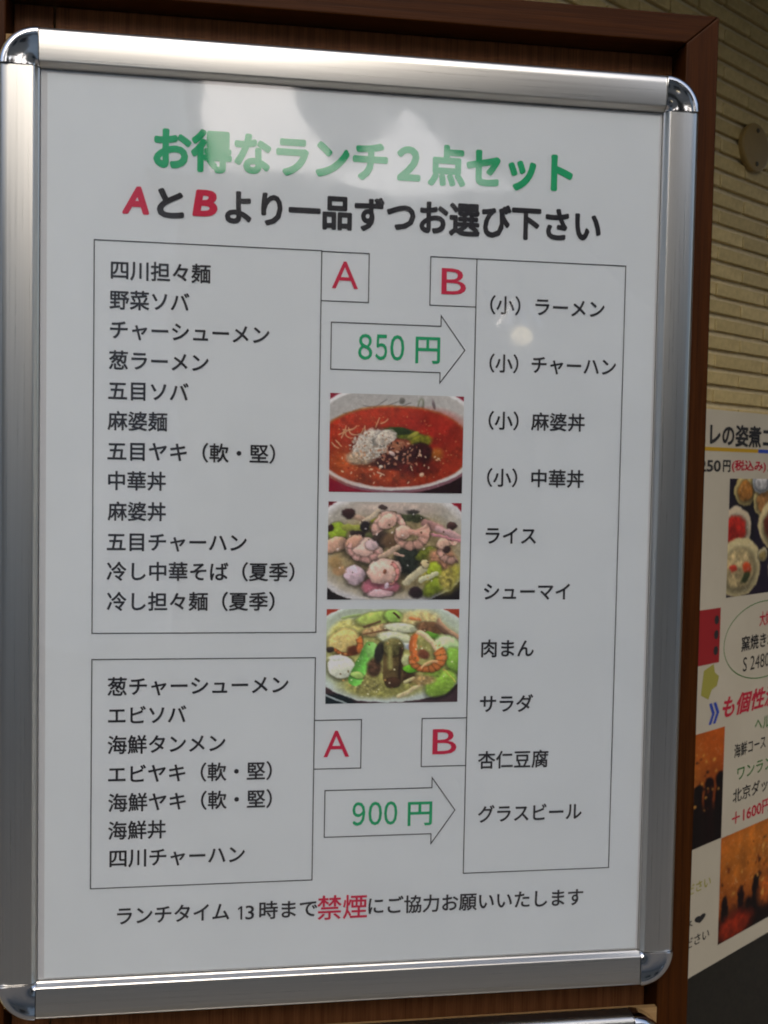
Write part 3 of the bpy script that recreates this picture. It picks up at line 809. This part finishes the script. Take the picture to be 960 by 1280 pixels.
def snap_frame(x, z, label, tan_box):
    fr_ = tag(empty("poster_frame", (x, 0.0, z)), label, "poster frame")
    for me, m_ in ((rW, basis(FW, 0, (-1, 0), (0, 1))), (rW, basis(0, -FH, (1, 0), (0, -1))),
                   (rH, basis(0, 0, (0, -1), (-1, 0))), (rH, basis(FW, -FH, (0, 1), (1, 0)))):
        o = bpy.data.objects.new("frame_rail", me); link(o, fr_); o.matrix_local = m_
    for px, pz, ax, od in ((0, 0, (0, 1), (-1, 0)), (FW, 0, (1, 0), (0, 1)), (FW, -FH, (0, -1), (1, 0)), (0, -FH, (-1, 0), (0, -1))):
        o = bpy.data.objects.new("frame_corner", cM); link(o, fr_); o.matrix_local = basis(px, pz, ax, od)
    box("inner_board", 0.0004, FW - .0004, 0.0022, 0.0060, -FH + .0004, -0.0004, M["inner"], fr_)
    box("backing_board", tan_box[0], tan_box[1], 0.0117, 0.0168, tan_box[2], tan_box[3], M["tan"], fr_)
    # clear cover sheet, very slightly domed between the rails
    bm = bmesh.new(); nx, nz_ = 24, 32
    def dome(u, v): return 0.0
    lay = []
    for side in (-0.0006, -0.0001):
        lay.append([[bm.verts.new((0.0009 + (FW - .0018) * i / nx, side, -0.0009 - (FH - .0018) * j / nz_)) for i in range(nx + 1)] for j in range(nz_ + 1)])
    for q in lay:
        for j in range(nz_):
            for i in range(nx):
                bm.faces.new((q[j][i], q[j + 1][i], q[j + 1][i + 1], q[j][i + 1]))
    bm_obj("cover_sheet", bm, M["clear"], fr_)
    return fr_
snap_frame(0, H0, "silver aluminium snap frame with chrome corners holding the printed lunch menu", (-0.0275, 0.5325, -0.745, 0.0283))
snap_frame(-0.0040, H0 - 0.8052, "second silver frame below the lunch menu, only its top edge showing", (-0.0240, 0.5325, -0.745, 0.0288))

# ------------------------------------------------------------------ the printed menu sheet
sheet = box("menu_sheet", 0.0055, 0.5025, 0.0012, 0.0015, -0.7160, -0.0030, M["paper"])
sheet.location = (0, 0, H0)
tag(sheet, "white printed Japanese lunch set menu behind the clear cover", "menu")
LF = -0.0008                                   # print lies on the front of the sheet
kw = dict(lift=LF)
def st(body, mat, x0, x1, **k): return put_text(sheet, body, M[mat], x0, x1, lift=LF, **k)
def sl_(name, pts, **k): return strip_lines(sheet, name, pts, M["line"], lift=LF - .00005, **k)
st("お得なランチ２点セット", "green", 0.0859, 0.4275, yc=-0.0553, em=0.0335, bold=0.044, label="bold green headline")
st("と", "ink", 0.0889, 0.1100, yc=-0.0975, em=0.0262, bold=0.045)
st("より一品ずつお選び下さい", "ink", 0.1418, 0.4530, yc=-0.0978, em=0.0285, bold=0.037, label="bold black second headline")
ROWS = [
    ('四川担々麺', 0.054, 0.1312, -0.1513), ('野菜ソバ', 0.0532, 0.1148, -0.1745), ('チャーシューメン', 0.0537, 0.1782, -0.1978),
    ('葱ラーメン', 0.053, 0.1303, -0.2216), ('五目ソバ', 0.0526, 0.1149, -0.2455), ('麻婆麺', 0.0523, 0.0985, -0.2693),
    ('五目ヤキ（軟・堅）', 0.0523, 0.1842, -0.2931), ('中華丼', 0.053, 0.0978, -0.3165), ('麻婆丼', 0.0528, 0.098, -0.3408),
    ('五目チャーハン', 0.0523, 0.1622, -0.365), ('冷し中華そば（夏季）', 0.0524, 0.2012, -0.3886), ('冷し担々麺（夏季）', 0.0526, 0.1854, -0.4127),
    ('葱チャーシューメン', 0.0536, 0.1976, -0.481), ('エビソバ', 0.0542, 0.1156, -0.5043), ('海鮮タンメン', 0.0539, 0.1471, -0.5282),
    ('エビヤキ（軟・堅）', 0.0545, 0.1851, -0.552), ('海鮮ヤキ（軟・堅）', 0.0547, 0.1854, -0.5752), ('海鮮丼', 0.0548, 0.1003, -0.5979),
    ('四川チャーハン', 0.056, 0.1639, -0.6206),
    ('（小）ラーメン', 0.3594, 0.4582, -0.1661), ('（小）チャーハン', 0.3599, 0.4697, -0.2141), ('（小）麻婆丼', 0.3603, 0.4436, -0.2615),
    ('（小）中華丼', 0.3601, 0.4441, -0.309), ('ライス', 0.3601, 0.4037, -0.3574), ('シューマイ', 0.3598, 0.4345, -0.4045),
    ('肉まん', 0.3586, 0.4042, -0.4526), ('サラダ', 0.3584, 0.4047, -0.4996), ('杏仁豆腐', 0.358, 0.4193, -0.5475), ('グラスビール', 0.359, 0.4502, -0.5938),
    ('ランチタイム', 0.0622, 0.1519, -0.6680), ('時まで', 0.1762, 0.2241, -0.6685), ('にご協力お願いいたします', 0.2669, 0.4537, -0.6688)]
for body, x0, x1, yc in ROWS:
    st(body, "ink", x0, x1, yc=yc, em=0.0160, bold=0.018)
FITS = [('3', 0.1650, 0.1721, -0.6755, -0.6638, 'ink', 0.008), ('禁煙', 0.2241, 0.2658, -0.6788, -0.6581, 'red', 0.012),
    ('A', 0.0623, 0.0831, -0.1073, -0.0857, 'red', 0.04), ('B', 0.1163, 0.136, -0.1063, -0.0854, 'red', 0.04),
    ('A', 0.2279, 0.2492, -0.158, -0.1363, 'red', 0), ('B', 0.3181, 0.3387, -0.159, -0.1378, 'red', 0),
    ('８', 0.2502, 0.2618, -0.2146, -0.1938, 'green', 0.014), ('５', 0.2643, 0.2741, -0.2146, -0.1938, 'green', 0.014), ('０', 0.2766, 0.2882, -0.2146, -0.1938, 'green', 0.014), ('円', 0.2975, 0.3181, -0.2162, -0.1944, 'green', 0.014),
    ('A', 0.2272, 0.2485, -0.5418, -0.5199, 'red', 0), ('B', 0.3186, 0.3391, -0.5415, -0.5202, 'red', 0),
    ('９', 0.2521, 0.2629, -0.6002, -0.5803, 'green', 0.014), ('０', 0.2655, 0.2769, -0.6002, -0.5803, 'green', 0.014), ('０', 0.2787, 0.2899, -0.6002, -0.5803, 'green', 0.014), ('円', 0.2987, 0.3195, -0.6018, -0.5814, 'green', 0.014)]
for body, x0, x1, y0, y1, c, bo in FITS:
    st(body, c, x0, x1, y0=y0, y1=y1, bold=bo, shear=0.12 if bo == 0.04 else 0.0)
mesh_obj("lettering", [(x, -LF, z) for x, z in ((.1609, -.6753), (.1624, -.6753), (.1624, -.6640), (.1613, -.6640), (.1589, -.6659), (.1589, -.6674), (.1609, -.6659))],
         [tuple(range(7))], M["ink"], sheet)
sl_("ruled_box", rect(0.0413, -0.1285, 0.2193, -0.4381))
sl_("ruled_box", rect(0.0413, -0.4590, 0.2193, -0.6445))
sl_("ruled_box", rect(0.3474, -0.1290, 0.4758, -0.6440))
for x0, x1, y1, y0 in ((0.2193, 0.2579, -0.1290, -0.1684), (0.3087, 0.3474, -0.1290, -0.1684), (0.2193, 0.2583, -0.5110, -0.5516), (0.3093, 0.3474, -0.5110, -0.5516)):
    sl_("ruled_square", [(x0, y1), (x1, y1), (x1, y0), (x0, y0)][::-1])
for dx, yt, yb, xs, xt in ((0.2280, -0.1853, -0.2232, 0.3184, 0.3389), (0.2289, -0.5698, -0.6090, 0.3189, 0.3390)):
    ym = (yt + yb) / 2
    sl_("arrow_outline", [(dx, yt), (xs, yt), (xs, yt + .0085), (xt, ym), (xs, yb - .0085), (xs, yb), (dx, yb)])
photo_mesh(sheet, finish(food_noodles(), .005, .06, .9, 1.05), 0.2280, -0.2424, 0.3390, -0.3226, lift=LF, label="printed picture of red spicy noodles in a white bowl")
photo_mesh(sheet, finish(food_shrimp(), .014, .08, .95, 1.12), 0.2280, -0.3306, 0.3390, -0.4111, lift=LF, label="printed picture of shrimps with mushrooms and greens")
photo_mesh(sheet, finish(food_seafood(), .008, .08, 0.98, 1.2), 0.2280, -0.4190, 0.3390, -0.4973, lift=LF, label="printed picture of seafood with leeks and a long dark mussel")

# ------------------------------------------------------------------ what stands round the place (out of frame, but it shades it and shows in the gloss)
tag(box("eaves", -5.0, 4.2, -0.20, 4.0, 3.32, 3.50, M["soffit"]), kind="structure")
sky_block = tag(empty("added_side_wall", (3.3, 0, 0)), "light brown wall added out of view on the right to block skylight", "wall")  # unseen wall, added to keep sky light off the right side
box("wall_panel", 0.0, 0.2, -1.0, 1.9, 0.0, 3.31, M["sky_block"], sky_block)
can = tag(empty("gable_canopy", (1.2, -2.2, 0)), "dark sloping canopy over the pavement", "canopy")
prism("canopy_board", [(-0.75, 3.5), (-0.73, 2.87), (-0.51, 2.71), (-0.28, 2.56), (0.05, 2.33), (0.24, 2.21), (0.26, 3.5)], 0.0, 0.06, M["soffit"], can)

lan = tag(empty("paper_lantern", (0.588, -3.2, 3.197)), "round dark paper lantern hanging over the pavement", "lantern")
bm = bmesh.new(); N = 36; R_ = 0.258
rows_ = []
for j in range(1, 24):
    ph = math.pi * j / 24
    r = R_ * math.sin(ph) * (1 + 0.012 * (j % 2)); zz = R_ * 1.02 * math.cos(ph)
    rows_.append([bm.verts.new((r * math.cos(2 * math.pi * i / N), r * math.sin(2 * math.pi * i / N), zz)) for i in range(N)])
for a, b2 in zip(rows_, rows_[1:]):
    for i in range(N): bm.faces.new((a[i], a[(i + 1) % N], b2[(i + 1) % N], b2[i]))
bm.faces.new(rows_[0]); bm.faces.new(rows_[-1])
bm_obj("lantern_body", bm, M["lantern"], lan, True)
for zz in (0.27, -0.275):
    bm = bmesh.new(); bmesh.ops.create_cone(bm, cap_ends=True, segments=28, radius1=0.085, radius2=0.085, depth=0.035, matrix=Matrix.Translation((0, 0, zz)))
    bm_obj("lantern_ring", bm, M["black"], lan)
box("hanging_cord", -0.004, 0.004, -0.004, 0.004, 0.28, 0.60, M["black"], lan)
tag(box("overhead_beam", -0.2, 2.6, -3.26, -3.14, 3.60, 3.72, M["soffit"]), "dark beam that the round lantern hangs from", "beam")

def street_house(x0, x1, y0, y1, h, mat, label):
    t = tag(empty("street_house", ((x0 + x1) / 2, (y0 + y1) / 2, 0)), label, "building")
    cx, cy = (x0 + x1) / 2, (y0 + y1) / 2
    box("wall", x0 - cx, x1 - cx, y0 - cy, y1 - cy, 0, h, mat, t)
    box("roof", x0 - cx - .2, x1 - cx + .2, y0 - cy - .2, y1 - cy + .2, h + .002, h + .18, M["soffit"], t)
    z = 1.0
    while z + 1.3 < h:
        x = x0 + 0.5
        while x + 1.1 < x1:
            f_ = box("window", x - cx, x + 1.1 - cx, y1 - cy + .002, y1 - cy + .06, z, z + 1.3, M["black"], t)
            box("pane", x - cx + .06, x + 1.04 - cx, y1 - cy + .061, y1 - cy + .07, z + .06, z + 1.24, M["glass"], f_)
            x += 1.9
        z += 2.7
    return t
street_house(-9.0, -0.45, -14.5, -9.0, 5.7, M["render_a"], "tall pale building across the street")
street_house(-0.44, 7.0, -15.0, -9.01, 4.15, M["render_b"], "low beige building across the street")

street_house(-19.5, -9.3, -14.0, -8.4, 6.2, M["render_b"], "beige building at the far left across the street")
street_house(7.3, 17.5, -14.6, -9.2, 6.4, M["render_a"], "pale building at the far right across the street")
street_house(-19.0, -9.6, -6.5, 2.5, 5.6, M["render_a"], "pale building beyond the left end of the shop front")

def tree(x, y, h, seed):
    t = tag(empty("street_tree", (x, y, 0)), "leafy green street tree in front of the tall pale building", "tree")
    rs = random.Random(seed)
    bm = bmesh.new()
    bmesh.ops.create_cone(bm, cap_ends=True, segments=10, radius1=0.13, radius2=0.05, depth=h * .7, matrix=Matrix.Translation((0, 0, h * .35)))
    bm_obj("trunk", bm, M["bark"], t)
    vs, fs = [], []
    cl = [(rs.gauss(0, .55), rs.gauss(0, .55), h * .72 + rs.gauss(0, .6), rs.uniform(.3, .6)) for _ in range(26)]
    for _ in range(6000):
        c = rs.choice(cl)
        d = Vector((rs.gauss(0, 1), rs.gauss(0, 1), rs.gauss(0, 1))).normalized() * c[3] * rs.random() ** .4
        p = Vector(c[:3]) + d
        a = Vector((rs.gauss(0, 1), rs.gauss(0, 1), rs.gauss(0, 1))).normalized(); b_ = a.orthogonal().normalized()
        k = len(vs)
        vs += [p - a * .05, p + b_ * .025, p + a * .05, p - b_ * .025]
        fs.append((k, k + 1, k + 2, k + 3))
    mesh_obj("crown", vs, fs, M["leaf"], t)
tree(-4.6, -6.2, 4.4, 2)

# small warm lamp hanging under the canopy; it glints in the cover sheet
lamp = tag(empty("hanging_lamp", (0.966, -2.10, 2.10)), "small warm lamp hanging in front of the dark canopy", "lamp")
m, n, b = mat_new("warm_bulb")
P(b, color=(0.9, 0.8, 0.6, 1), rough=0.4)
b.inputs["Emission Color"].default_value = (1.0, 0.82, 0.52, 1); b.inputs["Emission Strength"].default_value = 1.7
bm = bmesh.new(); bmesh.ops.create_uvsphere(bm, u_segments=20, v_segments=12, radius=0.034)
bm_obj("bulb", bm, m, lamp, True)
bm = bmesh.new(); bmesh.ops.create_cone(bm, cap_ends=False, segments=28, radius1=0.075, radius2=0.02, depth=0.06, matrix=Matrix.Translation((0, 0, 0.055)))
bm_obj("lamp_shade", bm, M["chrome"], lamp, True)
box("lamp_cord", -0.003, 0.003, -0.003, 0.003, 0.086, 0.70, M["black"], lamp)
box("lamp_bracket", -0.01, 0.01, -0.10, 0.004, 0.7005, 0.72, M["black"], lamp)
